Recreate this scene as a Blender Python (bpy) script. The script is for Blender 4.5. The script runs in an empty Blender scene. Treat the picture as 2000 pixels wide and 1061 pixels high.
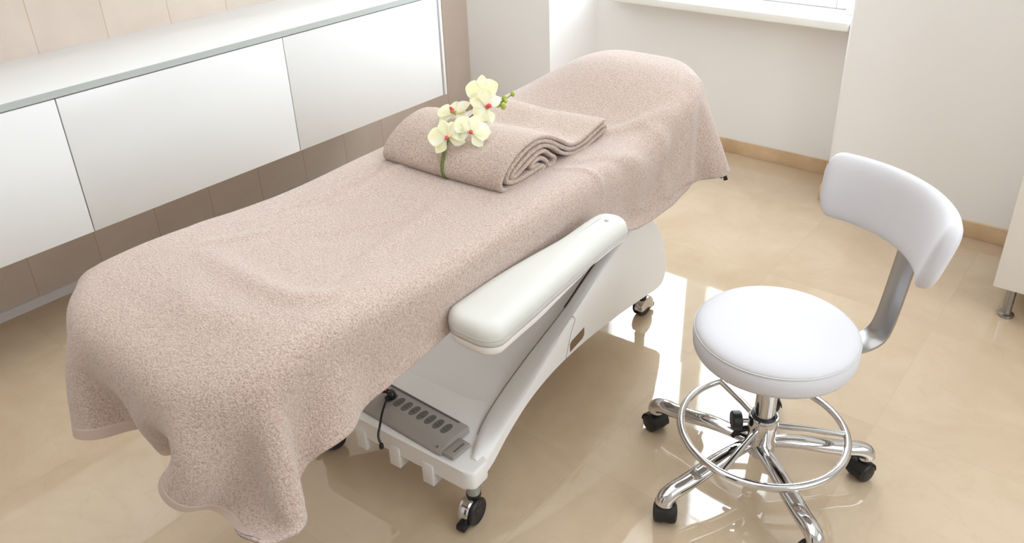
import bpy, bmesh, math, random
import numpy as np
from mathutils import Vector, Matrix, noise

random.seed(7)
PI = math.pi
SC = bpy.context.scene
COL = SC.collection

# ------------------------------------------------------------------ camera
cd = bpy.data.cameras.new('camera')
cam = bpy.data.objects.new('camera', cd)
COL.objects.link(cam)
rt = Vector((0.77701798, 0.62862216, -0.03282123))
up = Vector((-0.26752676, 0.37697869, 0.88674489))
fw = Vector((-0.56980039, 0.68023617, -0.46109247))
Mc = Matrix(((rt.x, up.x, -fw.x, 0), (rt.y, up.y, -fw.y, 0), (rt.z, up.z, -fw.z, 1.7), (0, 0, 0, 1)))
cam.matrix_world = Mc
cd.sensor_width = 36
cd.lens = 1599.518 / 2000 * 36
cd.shift_y = -90.5 / 2000
cd.clip_start = 0.05
SC.camera = cam

# ------------------------------------------------------------------ light
SC.view_settings.view_transform = 'Standard'
SC.view_settings.look = 'None'
SC.view_settings.exposure = 0.10
SC.view_settings.gamma = 1.0
SC.view_settings.use_curve_mapping = False
try:
    SC.cycles.use_denoising = True
    SC.cycles.sample_clamp_indirect = 6
    SC.cycles.max_bounces = 10
    SC.cycles.diffuse_bounces = 5
    SC.cycles.blur_glossy = 0.5
except Exception:
    pass
w = bpy.data.worlds.new('world'); SC.world = w; w.use_nodes = True
w.node_tree.nodes['Background'].inputs[0].default_value = (0.86, 0.93, 1.0, 1)
w.node_tree.nodes['Background'].inputs[1].default_value = 3.0


def area(name, loc, target, sx, sy, power, col=(1, 1, 1), spread=180):
    l = bpy.data.lights.new(name, 'AREA'); l.shape = 'RECTANGLE'; l.size = sx; l.size_y = sy
    l.energy = power; l.color = col; l.spread = math.radians(spread)
    o = bpy.data.objects.new(name, l); COL.objects.link(o)
    o.location = loc
    o.rotation_euler = (Vector(target) - Vector(loc)).to_track_quat('-Z', 'Y').to_euler()
    return o


area('window_daylight', (-1.88, 4.25, 1.95), (-1.88, 0, 1.55), 1.5, 2.2, 120, (0.84, 0.925, 1.0))
area('added_side_fill', (1.80, 1.45, 1.80), (-1.5, 1.45, 1.1), 2.1, 1.5, 34, (0.87, 0.94, 1.0))  # unseen source, added to brighten the faces turned to the right
area('added_overhead_fill', (-1.0, 1.0, 3.02), (-1.0, 1.0, 0), 2.4, 4.0, 40, (0.88, 0.945, 1.0))  # overhead fill added out of view, no known lamp there

area('added_overhead_fill', (-1.9, -0.9, 3.02), (-2.1, -0.3, 0), 1.2, 1.2, 12, (0.94, 0.96, 1.0))  # second added fill, lifts the near floor and the blanket's near face

# ------------------------------------------------------------------ helpers
def srgb(r, g, b):
    def f(c):
        c /= 255.0
        return c / 12.92 if c <= 0.04045 else ((c + 0.055) / 1.055) ** 2.4
    return (f(r), f(g), f(b), 1)


def mat(name, col, rough=0.5, metal=0.0, coat=0.0, spec=0.5, sheen=0.0, coat_rough=0.05):
    m = bpy.data.materials.new(name); m.use_nodes = True
    b = m.node_tree.nodes['Principled BSDF']
    b.inputs['Base Color'].default_value = col
    b.inputs['Roughness'].default_value = rough
    b.inputs['Metallic'].default_value = metal
    b.inputs['Coat Weight'].default_value = coat
    b.inputs['Coat Roughness'].default_value = coat_rough
    b.inputs['Specular IOR Level'].default_value = spec
    b.inputs['Sheen Weight'].default_value = sheen
    return m


def N(m, t, **k):
    n = m.node_tree.nodes.new(t)
    for a, v in k.items():
        setattr(n, a, v)
    return n


def L(m, a, b):
    m.node_tree.links.new(a, b)


def add_bump(m, scale, strength, dist=0.002, detail=2.0, coord='Object', tex='ShaderNodeTexNoise'):
    b = m.node_tree.nodes['Principled BSDF']
    tc = N(m, 'ShaderNodeTexCoord'); nz = N(m, tex)
    nz.inputs['Scale'].default_value = scale
    if 'Detail' in nz.inputs:
        nz.inputs['Detail'].default_value = detail
    bp = N(m, 'ShaderNodeBump'); bp.inputs['Strength'].default_value = strength; bp.inputs['Distance'].default_value = dist
    L(m, tc.outputs[coord], nz.inputs['Vector'])
    L(m, nz.outputs[0], bp.inputs['Height'])
    L(m, bp.outputs[0], b.inputs['Normal'])
    return nz, bp


def mottled(m, c1, c2, scale, detail=3, coord='Object', lo=0.35, hi=0.65, vec=None):
    b = m.node_tree.nodes['Principled BSDF']
    tc = N(m, 'ShaderNodeTexCoord'); nz = N(m, 'ShaderNodeTexNoise')
    nz.inputs['Scale'].default_value = scale; nz.inputs['Detail'].default_value = detail
    rp = N(m, 'ShaderNodeValToRGB')
    rp.color_ramp.elements[0].position = lo; rp.color_ramp.elements[0].color = c1
    rp.color_ramp.elements[1].position = hi; rp.color_ramp.elements[1].color = c2
    L(m, tc.outputs[coord], nz.inputs['Vector']); L(m, nz.outputs[0], rp.inputs[0])
    L(m, rp.outputs[0], b.inputs['Base Color'])
    return rp


def link(name, me, m, parent=None, smooth=True):
    o = bpy.data.objects.new(name, me); COL.objects.link(o)
    if m is not None:
        me.materials.append(m)
    if smooth:
        me.polygons.foreach_set('use_smooth', [True] * len(me.polygons))
    if parent is not None:
        o.parent = parent
    return o


def mesh_obj(name, verts, faces, m, parent=None, smooth=True):
    me = bpy.data.meshes.new(name); me.from_pydata([tuple(v) for v in verts], [], faces); me.update()
    return link(name, me, m, parent, smooth)


def bm_obj(name, bm, m, parent=None, smooth=True, angle=None):
    me = bpy.data.meshes.new(name)
    bmesh.ops.recalc_face_normals(bm, faces=bm.faces)
    bm.to_mesh(me); bm.free()
    o = link(name, me, m, parent, smooth)
    if angle is not None:
        sharp(o, angle)
    return o


def sharp(o, deg=35):
    me = o.data
    bm = bmesh.new(); bm.from_mesh(me)
    for e in bm.edges:
        if len(e.link_faces) == 2 and e.calc_face_angle(0) > math.radians(deg):
            e.smooth = False
    bm.to_mesh(me); bm.free()


def add_box(bm, x0, x1, y0, y1, z0, z1, bev=0.0, seg=3, mtx=None):
    r = bmesh.ops.create_cube(bm, size=1)
    vs = r['verts']
    for v in vs:
        v.co = Vector(((x0 + x1) / 2 + v.co.x * (x1 - x0), (y0 + y1) / 2 + v.co.y * (y1 - y0), (z0 + z1) / 2 + v.co.z * (z1 - z0)))
    if bev > 0:
        es = list({e for v in vs for e in v.link_edges})
        bb = bmesh.ops.bevel(bm, geom=es, offset=bev, segments=seg, affect='EDGES', profile=0.5)
        vs = list({v for f in bb['faces'] for v in f.verts} | {v for v in vs if v.is_valid})
        # all verts connected to this island
        seen = set(vs); stack = list(vs)
        while stack:
            v = stack.pop()
            for e in v.link_edges:
                q = e.other_vert(v)
                if q not in seen:
                    seen.add(q); stack.append(q)
        vs = list(seen)
    if mtx is not None:
        for v in vs:
            v.co = mtx @ v.co
    return vs


def box(name, x0, x1, y0, y1, z0, z1, m, parent=None, bev=0.0, seg=3, mtx=None):
    bm = bmesh.new(); add_box(bm, x0, x1, y0, y1, z0, z1, bev, seg, mtx)
    return bm_obj(name, bm, m, parent, smooth=bev > 0, angle=None if bev == 0 else 50)


def add_tube(bm, pts, rad, n=16, cap=True, flat=None):
    """sweep a circle (or ellipse flat=(a,b,upvec)) along pts; rad float or list"""
    pts = [Vector(p) for p in pts]
    rads = rad if isinstance(rad, (list, tuple)) else [rad] * len(pts)
    rings = []
    nrm = None
    for i, p in enumerate(pts):
        t = (pts[min(i + 1, len(pts) - 1)] - pts[max(i - 1, 0)]).normalized()
        if nrm is None:
            a = Vector((0, 0, 1)) if abs(t.z) < 0.9 else Vector((1, 0, 0))
            nrm = (a - t * a.dot(t)).normalized()
        else:
            nrm = (nrm - t * nrm.dot(t)).normalized()
        b = t.cross(nrm)
        ring = []
        for k in range(n):
            an = 2 * PI * k / n
            r = rads[i]
            rx, ry = (r, r) if not isinstance(r, (tuple, list)) else r
            ring.append(bm.verts.new(p + nrm * math.cos(an) * ry + b * math.sin(an) * rx))
        rings.append(ring)
    for i in range(len(rings) - 1):
        for k in range(n):
            bm.faces.new((rings[i][k], rings[i][(k + 1) % n], rings[i + 1][(k + 1) % n], rings[i + 1][k]))
    if cap:
        bm.faces.new(rings[0][::-1]); bm.faces.new(rings[-1])
    return rings


def tube(name, pts, rad, m, parent=None, n=16, cap=True):
    bm = bmesh.new(); add_tube(bm, pts, rad, n, cap)
    return bm_obj(name, bm, m, parent, angle=60)


def add_torus(bm, c, R, r, n=72, k=14):
    vs = []
    for i in range(n):
        a = 2 * PI * i / n
        vs.append([bm.verts.new(Vector(c) + Vector(((R + r * math.cos(2 * PI * j / k)) * math.cos(a), (R + r * math.cos(2 * PI * j / k)) * math.sin(a), r * math.sin(2 * PI * j / k)))) for j in range(k)])
    for i in range(n):
        for j in range(k):
            bm.faces.new((vs[i][j], vs[(i + 1) % n][j], vs[(i + 1) % n][(j + 1) % k], vs[i][(j + 1) % k]))


def add_lathe(bm, prof, n=48, mtx=None):
    """prof: list of (r, z)"""
    rings = []
    for r, z in prof:
        if r < 1e-6:
            v = bm.verts.new((0, 0, z)); rings.append([v])
        else:
            rings.append([bm.verts.new((r * math.cos(2 * PI * k / n), r * math.sin(2 * PI * k / n), z)) for k in range(n)])
    for a, b in zip(rings[:-1], rings[1:]):
        if len(a) == 1 and len(b) == 1:
            continue
        for k in range(n):
            k2 = (k + 1) % n
            if len(a) == 1:
                bm.faces.new((a[0], b[k], b[k2]))
            elif len(b) == 1:
                bm.faces.new((a[k], a[k2], b[0]))
            else:
                bm.faces.new((a[k], a[k2], b[k2], b[k]))
    if mtx is not None:
        for rg in rings:
            for v in rg:
                v.co = mtx @ v.co


def lathe(name, prof, m, parent=None, n=48, mtx=None, angle=40):
    bm = bmesh.new(); add_lathe(bm, prof, n, mtx)
    return bm_obj(name, bm, m, parent, angle=angle)


def add_prism(bm, poly, z0, z1, bev=0.0, seg=3, mtx=None):
    lo = [bm.verts.new((x, y, z0)) for x, y in poly]
    hi = [bm.verts.new((x, y, z1)) for x, y in poly]
    n = len(poly)
    fs = [bm.faces.new(lo[::-1]), bm.faces.new(hi)]
    for i in range(n):
        bm.faces.new((lo[i], lo[(i + 1) % n], hi[(i + 1) % n], hi[i]))
    vs = lo + hi
    if bev > 0:
        es = list({e for f in fs for e in f.edges})
        before = set(bm.verts)
        r = bmesh.ops.bevel(bm, geom=es, offset=bev, segments=seg, affect='EDGES', profile=0.5)
        seen = set(v for f in r['faces'] for v in f.verts); stack = list(seen)
        while stack:
            v = stack.pop()
            for e in v.link_edges:
                q = e.other_vert(v)
                if q not in seen:
                    seen.add(q); stack.append(q)
        vs = list(seen)
    if mtx is not None:
        for v in vs:
            v.co = mtx @ v.co
    return vs


def spline(pts, n):
    """Catmull-Rom through pts -> n points per segment"""
    P = [Vector(p) for p in pts]
    out = []
    for i in range(len(P) - 1):
        p0 = P[max(i - 1, 0)]; p1 = P[i]; p2 = P[i + 1]; p3 = P[min(i + 2, len(P) - 1)]
        for k in range(n):
            t = k / n
            out.append(0.5 * ((2 * p1) + (p2 - p0) * t + (2 * p0 - 5 * p1 + 4 * p2 - p3) * t * t + (3 * p1 - p0 - 3 * p2 + p3) * t ** 3))
    out.append(P[-1])
    return out


def empty(name, loc=(0, 0, 0), rz=0.0):
    o = bpy.data.objects.new(name, None); COL.objects.link(o)
    o.location = loc; o.rotation_euler = (0, 0, rz); o.empty_display_size = 0.1
    return o


def tag(o, label, cat, group=None):
    o['label'] = label; o['category'] = cat
    if group:
        o['group'] = group
    return o


def struct(o):
    o['kind'] = 'structure'
    return o


# ------------------------------------------------------------------ materials
WHITE_WALL = mat('painted_wall', srgb(240, 238, 236), 0.75)
add_bump(WHITE_WALL, 180, 0.05, 0.001)
CEIL = mat('ceiling_paint', srgb(240, 238, 234), 0.8)
GLOSS_WHITE = mat('gloss_white_lacquer', srgb(224, 223, 222), 0.22, spec=0.5)
WORKTOP = mat('white_worktop', srgb(226, 227, 226), 0.28)
EDGE_GREY = mat('grey_worktop_edge', srgb(176, 181, 178), 0.4)
SATIN_WHITE = mat('satin_white_cabinet', srgb(230, 225, 216), 0.4)
BEIGE_STONE = mat('beige_stone_skirting', srgb(205, 175, 138), 0.3)
mottled(BEIGE_STONE, srgb(196, 166, 128), srgb(214, 186, 150), 9, 5)
VINYL = mat('white_vinyl', srgb(206, 204, 207), 0.6, spec=0.2)
add_bump(VINYL, 350, 0.04, 0.0006)
ARM_VINYL = mat('cream_white_vinyl', srgb(207, 205, 198), 0.45, spec=0.3)
SEAM = mat('vinyl_seam', srgb(196, 193, 188), 0.5)
PLASTIC = mat('off_white_plastic', srgb(234, 231, 228), 0.42)
PLASTIC2 = mat('light_grey_plastic', srgb(216, 214, 211), 0.45)
GREY_PL = mat('grey_plastic', srgb(158, 151, 144), 0.5)
GREY_DK = mat('dark_grey_plastic', srgb(98, 94, 88), 0.5)
BLACK = mat('black_rubber', srgb(22, 20, 20), 0.45)
BLACK_G = mat('black_plastic', srgb(14, 14, 15), 0.3)
RED = mat('red_plastic', srgb(205, 30, 28), 0.4)
CHROME = mat('chrome', (0.66, 0.66, 0.67, 1), 0.06, metal=1.0)
BRUSHED = mat('brushed_steel', (0.36, 0.35, 0.345, 1), 0.28, metal=1.0)
ZINC = mat('zinc_plated_steel', srgb(165, 172, 168), 0.4, metal=0.6)
DARKGAP = mat('dark_joint', srgb(60, 52, 46), 0.8)
SLOTBR = mat('brown_slot', srgb(120, 94, 66), 0.6)
COVE = mat('grey_cove_strip', srgb(196, 190, 186), 0.4)
PETAL = mat('cream_petal', srgb(250, 247, 214), 0.55)
mottled(PETAL, srgb(248, 245, 206), srgb(254, 252, 238), 30, 2)
PETAL.node_tree.nodes['Principled BSDF'].inputs['Subsurface Weight'].default_value = 0.15
PETAL.node_tree.nodes['Principled BSDF'].inputs['Subsurface Scale'].default_value = 0.01
LIP = mat('pink_orchid_lip', srgb(226, 70, 104), 0.5)
LIPY = mat('yellow_orchid_centre', srgb(236, 214, 120), 0.5)
STEM = mat('green_stem', srgb(88, 104, 44), 0.5)
BUD = mat('green_bud', srgb(156, 170, 70), 0.5)


def terry(name, c1, c2):
    m = mat(name, c1, 0.95, sheen=0.5, spec=0.1)
    m.node_tree.nodes['Principled BSDF'].inputs['Sheen Roughness'].default_value = 0.6
    b = m.node_tree.nodes['Principled BSDF']
    tc = N(m, 'ShaderNodeTexCoord')
    v = N(m, 'ShaderNodeTexVoronoi'); v.inputs['Scale'].default_value = 330
    nz = N(m, 'ShaderNodeTexNoise'); nz.inputs['Scale'].default_value = 230; nz.inputs['Detail'].default_value = 3
    big = N(m, 'ShaderNodeTexNoise'); big.inputs['Scale'].default_value = 9; big.inputs['Detail'].default_value = 2
    for n in (v, nz, big):
        L(m, tc.outputs['Object'], n.inputs['Vector'])
    mx = N(m, 'ShaderNodeMath', operation='SUBTRACT'); L(m, nz.outputs[0], mx.inputs[0])
    ms = N(m, 'ShaderNodeMath', operation='MULTIPLY'); L(m, v.outputs['Distance'], ms.inputs[0]); ms.inputs[1].default_value = 0.55
    L(m, ms.outputs[0], mx.inputs[1])
    bp = N(m, 'ShaderNodeBump'); bp.inputs['Strength'].default_value = 0.75; bp.inputs['Distance'].default_value = 0.004
    L(m, mx.outputs[0], bp.inputs['Height'])
    bp2 = N(m, 'ShaderNodeBump'); bp2.inputs['Strength'].default_value = 0.25; bp2.inputs['Distance'].default_value = 0.01
    L(m, big.outputs[0], bp2.inputs['Height']); L(m, bp2.outputs[0], bp.inputs['Normal'])
    L(m, bp.outputs[0], b.inputs['Normal'])
    rp = N(m, 'ShaderNodeValToRGB')
    rp.color_ramp.elements[0].position = 0.25; rp.color_ramp.elements[0].color = c2
    rp.color_ramp.elements[1].position = 0.62; rp.color_ramp.elements[1].color = c1
    L(m, nz.outputs[0], rp.inputs[0]); L(m, rp.outputs[0], b.inputs['Base Color'])
    return m


TERRY = terry('taupe_pink_terry', srgb(201, 178, 165), srgb(157, 132, 118))
TERRY2 = terry('taupe_terry_roll', srgb(200, 177, 162), srgb(150, 125, 109))
HEM = mat('woven_hem', srgb(190, 168, 156), 0.8, sheen=0.2)


def tiles_material(name, c1, c2, grout, pu, pv, ou, ov, axes, gw=0.003, rough=0.1, veins=False, tilt=0.0, scale=3.0, groutmix=1.0, spec=0.5):
    """procedural tiles in object(world) space. axes: which coords are u,v ('X','Y','Z')"""
    m = bpy.data.materials.new(name); m.use_nodes = True
    b = m.node_tree.nodes['Principled BSDF']
    b.inputs['Roughness'].default_value = rough
    b.inputs['Specular IOR Level'].default_value = spec
    geo = N(m, 'ShaderNodeNewGeometry'); sp = N(m, 'ShaderNodeSeparateXYZ'); L(m, geo.outputs['Position'], sp.inputs[0])

    def mth(op, a, bb=None, c=None):
        n = N(m, 'ShaderNodeMath', operation=op)
        for i, s in enumerate((a, bb, c)):
            if s is None:
                continue
            if isinstance(s, (int, float)):
                n.inputs[i].default_value = s
            else:
                L(m, s, n.inputs[i])
        return n.outputs[0]
    ids = []; masks = []
    for ax, p, o in ((axes[0], pu, ou), (axes[1], pv, ov)):
        if p is None:
            continue
        t = mth('DIVIDE', mth('SUBTRACT', sp.outputs[ax], o), p)
        fl = mth('FLOOR', t); fr = mth('SUBTRACT', t, fl)
        d = mth('MINIMUM', fr, mth('SUBTRACT', 1.0, fr))
        masks.append(mth('LESS_THAN', mth('MULTIPLY', d, p), gw / 2))
        ids.append(fl)
    g = masks[0] if len(masks) == 1 else mth('MAXIMUM', masks[0], masks[1])
    cb = N(m, 'ShaderNodeCombineXYZ')
    for i, s in enumerate(ids):
        L(m, s, cb.inputs[i])
    wn = N(m, 'ShaderNodeTexWhiteNoise'); L(m, cb.outputs[0], wn.inputs['Vector'])
    nz = N(m, 'ShaderNodeTexNoise'); nz.inputs['Scale'].default_value = scale; nz.inputs['Detail'].default_value = 8
    nz.inputs['Roughness'].default_value = 0.62; nz.inputs['Distortion'].default_value = 0.6
    off = N(m, 'ShaderNodeVectorMath', operation='MULTIPLY_ADD')
    L(m, wn.outputs['Color'], off.inputs[0]); off.inputs[1].default_value = (7, 7, 7); L(m, geo.outputs['Position'], off.inputs[2])
    L(m, off.outputs[0], nz.inputs['Vector'])
    rp = N(m, 'ShaderNodeValToRGB'); rp.color_ramp.elements[0].position = 0.3; rp.color_ramp.elements[0].color = c1
    rp.color_ramp.elements[1].position = 0.7; rp.color_ramp.elements[1].color = c2
    L(m, nz.outputs[0], rp.inputs[0])
    colr = rp.outputs[0]
    if veins:
        vz = N(m, 'ShaderNodeTexNoise'); vz.inputs['Scale'].default_value = 2.6; vz.inputs['Detail'].default_value = 6; vz.inputs['Distortion'].default_value = 1.6
        L(m, off.outputs[0], vz.inputs['Vector'])
        d = mth('ABSOLUTE', mth('SUBTRACT', vz.outputs[0], 0.5))
        vm = N(m, 'ShaderNodeMapRange'); vm.inputs[1].default_value = 0.0; vm.inputs[2].default_value = 0.012
        vm.inputs[3].default_value = 0.16; vm.inputs[4].default_value = 0.0; L(m, d, vm.inputs[0])
        mv = N(m, 'ShaderNodeMix', data_type='RGBA'); L(m, vm.outputs[0], mv.inputs[0]); L(m, colr, mv.inputs[6]); mv.inputs[7].default_value = veins
        colr = mv.outputs[2]
    mg = N(m, 'ShaderNodeMix', data_type='RGBA'); L(m, mth('MULTIPLY', g, groutmix), mg.inputs[0]); L(m, colr, mg.inputs[6]); mg.inputs[7].default_value = grout
    L(m, mg.outputs[2], b.inputs['Base Color'])
    if tilt > 0:
        sub = N(m, 'ShaderNodeVectorMath', operation='SUBTRACT'); L(m, wn.outputs['Color'], sub.inputs[0]); sub.inputs[1].default_value = (0.5, 0.5, 0.5)
        ml = N(m, 'ShaderNodeVectorMath', operation='MULTIPLY'); L(m, sub.outputs[0], ml.inputs[0]); ml.inputs[1].default_value = (tilt, tilt, 0)
        ad = N(m, 'ShaderNodeVectorMath', operation='ADD'); L(m, geo.outputs['Normal'], ad.inputs[0]); L(m, ml.outputs[0], ad.inputs[1])
        nn = N(m, 'ShaderNodeVectorMath', operation='NORMALIZE'); L(m, ad.outputs[0], nn.inputs[0])
        L(m, nn.outputs[0], b.inputs['Normal'])
    return m


FLOOR_M = tiles_material('polished_beige_stone_floor', srgb(186, 163, 136), srgb(200, 179, 153), srgb(184, 164, 140), 0.61, 0.65, -1.005, 0.825, 'XY', 0.003, 0.035, srgb(186, 156, 124), 0.008, 2.2, 0.55, 1.0)
TILE_M = tiles_material('taupe_wall_tile', srgb(190, 174, 161), srgb(200, 185, 172), srgb(178, 154, 134), 0.2632, None, 0.917, 0, 'YZ', 0.004, 0.3, False, 0, 3)

# ------------------------------------------------------------------ room
XL = -3.20; YA = 3.49; YB = 3.84; YR = 3.545; XR = 1.7; YN = -2.4; ZC = 3.06
struct(box('floor', XL - 0.2, XR + 0.2, YN - 0.2, YB + 0.3, -0.1, 0.0, FLOOR_M))
struct(box('ceiling', XL - 0.2, XR + 0.2, YN - 0.2, YB + 0.3, ZC, ZC + 0.1, CEIL))
struct(box('wall_left', XL - 0.15, XL, YN, YB + 0.2, 0, ZC, TILE_M))
struct(box('wall_near', XL - 0.15, XR + 0.15, YN - 0.15, YN, 0, ZC, mat('warm_white_paint', srgb(222, 219, 216), 0.7)))
DARK_PANEL = mat('dark_reflection_brown', srgb(74, 56, 44), 0.4)
struct(box('added_dark_panel', -1.6, -0.6, YN, YN + 0.04, 0, 2.1, DARK_PANEL, bev=0.004))  # unseen dark slab, added so the chrome has something dark to reflect
# right wall outside the frame, with a wide opening added for side fill light
bm = bmesh.new()
add_box(bm, XR, XR + 0.15, YN, 0.35, 0, ZC); add_box(bm, XR, XR + 0.15, 2.55, YB + 0.2, 0, ZC)
add_box(bm, XR, XR + 0.15, 0.35, 2.55, 0, 1.0); add_box(bm, XR, XR + 0.15, 0.35, 2.55, 2.6, ZC)
struct(bm_obj('wall_right', bm, WHITE_WALL, smooth=False))

# far wall: left pier, splayed recess, wall under the window, right pier with a rounded corner
xa, xb, xc, xd = -2.612, -2.545, -1.160, -1.078
WX0, WX1, WZ0, WZ1 = -2.47, -1.20, 0.80, 2.95
bm = bmesh.new()
poly = [(XL, YA), (xa, YA), (xb, YB), (xb, YB + 0.12), (XL, YB + 0.12)]
add_prism(bm, poly, 0, ZC)
R = 0.03
pr = [(xc, YB + 0.12), (xc - 0.0, YB)]
pr += [(xd - 0.012, YR + 0.04)]
for k in range(0, 7):
    a = PI + k * (PI / 2) / 6
    pr.append((xd + R - 0.008 + R * math.cos(a), YR + R + R * math.sin(a)))
pr += [(XR, YR), (XR, YB + 0.12)]
add_prism(bm, pr, 0, ZC)
add_box(bm, xb, xc, YB, YB + 0.12, 0, WZ0)
add_box(bm, xb, xc, YB, YB + 0.12, WZ1, ZC)
add_box(bm, xb, WX0, YB, YB + 0.12, WZ0, WZ1)
add_box(bm, WX1, xc, YB, YB + 0.12, WZ0, WZ1)
struct(bm_obj('wall_far', bm, WHITE_WALL, smooth=True, angle=30))

# skirting
BH = 0.073
bm = bmesh.new()
add_box(bm, xb, xc + 0.0, YB - 0.012, YB, 0, BH, 0.002, 2)
struct(bm_obj('baseboard_recess', bm, BEIGE_STONE, smooth=True, angle=40))
bm = bmesh.new()
add_prism(bm, [(xd - 0.022, YR - 0.013), (XR, YR - 0.013), (XR, YR), (xd - 0.006, YR), (xd - 0.010, YR + 0.05), (xc - 0.006, YB - 0.012), (xc - 0.018, YB - 0.012), (xd - 0.026, YR + 0.05)], 0, BH, 0.002, 2)
struct(bm_obj('baseboard_right', bm, BEIGE_STONE, smooth=True, angle=40))
bm = bmesh.new()
add_box(bm, XL, xa + 0.01, YA - 0.012, YA, 0, BH, 0.002, 2)
struct(bm_obj('baseboard_left', bm, BEIGE_STONE, smooth=True, angle=40))
# rounded cove strip at the foot of the tiled wall
bm = bmesh.new()
prof = [(0, 0), (0.022, 0), (0.018, 0.008), (0.010, 0.018), (0.006, 0.030), (0, 0.032)]
a_ = [bm.verts.new((XL + x, YN, z)) for x, z in prof]; b_ = [bm.verts.new((XL + x, YA, z)) for x, z in prof]
for i in range(len(prof)):
    j = (i + 1) % len(prof)
    bm.faces.new((a_[i], a_[j], b_[j], b_[i]))
bm.faces.new(a_[::-1]); bm.faces.new(b_)
struct(bm_obj('trim_1', bm, COVE, smooth=True, angle=40))

# window sill board and window
SILL = mat('white_sill', srgb(238, 238, 232), 0.3)
struct(box('trim_2', -2.43, xc + 0.025, 3.70, YB + 0.02, 0.742, 0.782, SILL, bev=0.006))
wf = empty('window_1', (WX0, YB, WZ0)); struct(wf)


def wpart(name, boxes, m, bev=0.004):
    b = bmesh.new()
    for q in boxes:
        add_box(b, q[0] - WX0, q[1] - WX0, q[2] - YB, q[3] - YB, q[4] - WZ0, q[5] - WZ0, bev, 2)
    return bm_obj(name, b, m, wf, angle=40)


y0, y1 = YB + 0.02, YB + 0.09
FR = mat('white_window_frame', srgb(236, 240, 240), 0.3)
wpart('window_frame', [(WX0, WX0 + 0.05, y0, y1, WZ0 + 0.001, WZ1 - 0.001), (WX1 - 0.05, WX1, y0, y1, WZ0 + 0.001, WZ1 - 0.001), (WX0 + 0.0505, WX1 - 0.0505, y0 + 0.002, y1 - 0.002, WZ0 + 0.001, WZ0 + 0.062),
                       (WX0 + 0.0505, WX1 - 0.0505, y0 + 0.002, y1 - 0.002, WZ1 - 0.05, WZ1 - 0.001), (WX0 + 0.0505, -1.8905, y0 + 0.002, y1 - 0.002, 2.27, 2.41), (-1.7595, WX1 - 0.0505, y0 + 0.002, y1 - 0.002, 2.27, 2.41), (-1.89, -1.76, y0 + 0.004, y1 - 0.004, WZ0 + 0.0625, WZ1 - 0.0505)], FR)
GLASS = bpy.data.materials.new('window_glass'); GLASS.use_nodes = True
nt = GLASS.node_tree; nt.nodes.remove(nt.nodes['Principled BSDF'])
tr = nt.nodes.new('ShaderNodeBsdfTransparent'); tr.inputs[0].default_value = (0.97, 0.98, 0.98, 1)
gl = nt.nodes.new('ShaderNodeBsdfGlossy'); gl.inputs['Roughness'].default_value = 0.02
mxs = nt.nodes.new('ShaderNodeMixShader'); mxs.inputs[0].default_value = 0.06
nt.links.new(tr.outputs[0], mxs.inputs[1]); nt.links.new(gl.outputs[0], mxs.inputs[2])
nt.links.new(mxs.outputs[0], nt.nodes['Material Output'].inputs['Surface'])
for (a, b_, c, d) in ((WX0 + 0.04, -1.88, WZ0 + 0.04, 2.28), (-1.77, WX1 - 0.04, WZ0 + 0.04, 2.28), (WX0 + 0.04, -1.88, 2.40, WZ1 - 0.04), (-1.77, WX1 - 0.04, 2.40, WZ1 - 0.04)):
    wpart('pane', [(a, b_, YB + 0.05, YB + 0.056, c, d)], GLASS, 0)
wn_ = empty('added_fill_window', (XR, 1.45, 1.0), -PI / 2); struct(wn_)  # unseen window frame and pane, added to go with the side fill
bm = bmesh.new()
for q in ((-1.1, -1.04, 0, 1.6), (1.04, 1.1, 0, 1.6), (-1.1, 1.1, 0, 0.06), (-1.1, 1.1, 1.54, 1.6), (-0.03, 0.03, 0, 1.6)):
    add_box(bm, q[0], q[1], 0.02, 0.08, q[2], q[3])
bm_obj('window_frame', bm, FR, wn_, smooth=False)
bm = bmesh.new(); add_box(bm, -1.06, 1.06, 0.045, 0.051, 0.04, 1.56)
bm_obj('pane', bm, GLASS, wn_, smooth=False)

# ------------------------------------------------------------------ wall cabinets with worktop
XF = -2.70
CT = 0.912; CB = 0.437
ys = [0.125, 1.0015, 1.877, 2.750]
names = ['white wall-hung cabinet at the left edge of the frame, nearest the viewer',
         'white wall-hung cabinet between two door gaps, middle of the row under the worktop',
         'white wall-hung cabinet at the far right end of the row, nearest the window']
for i in range(3):
    ya, yb = ys[i], ys[i + 1]
    t = empty('wall_cabinet', (XL, (ya + yb) / 2, CB))
    tag(t, names[i], 'cabinet', 'row of white wall cabinets')
    hw = (yb - ya) / 2
    g = 0.0018
    bm = bmesh.new(); add_box(bm, 0.0, 0.478, -hw, hw - (0.0 if i < 2 else 0.0), 0.0, CT - CB)
    bm_obj('body', bm, GLOSS_WHITE if i < 2 else EDGE_GREY, t, smooth=False)
    bm = bmesh.new(); add_box(bm, 0.481, 0.50, -hw + g, hw - g - (0.0 if i < 2 else 0.008), -0.001, CT - CB - 0.004, 0.0015, 2)
    bm_obj('door', bm, GLOSS_WHITE, t, angle=40)
    if i == 2:
        bm = bmesh.new(); add_box(bm, 0.0, 0.503, hw + 0.0003, hw + 0.014, -0.002, CT - CB, 0.001, 2)
        bm_obj('side_panel', bm, GLOSS_WHITE, t, angle=40)
t = empty('worktop', (XL, 1.45, CT))
tag(t, 'long white worktop with a grey front edge running above the wall cabinets', 'worktop')
bm = bmesh.new(); add_box(bm, 0.0, 0.498, -1.4, 1.300, 0.0005, 0.023, 0.001, 2)
bm_obj('top', bm, WORKTOP, t, angle=40)
bm = bmesh.new(); add_box(bm, 0.4985, 0.502, -1.4, 1.300, 0.0005, 0.0228)
bm_obj('edge_strip', bm, EDGE_GREY, t, smooth=False)

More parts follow.
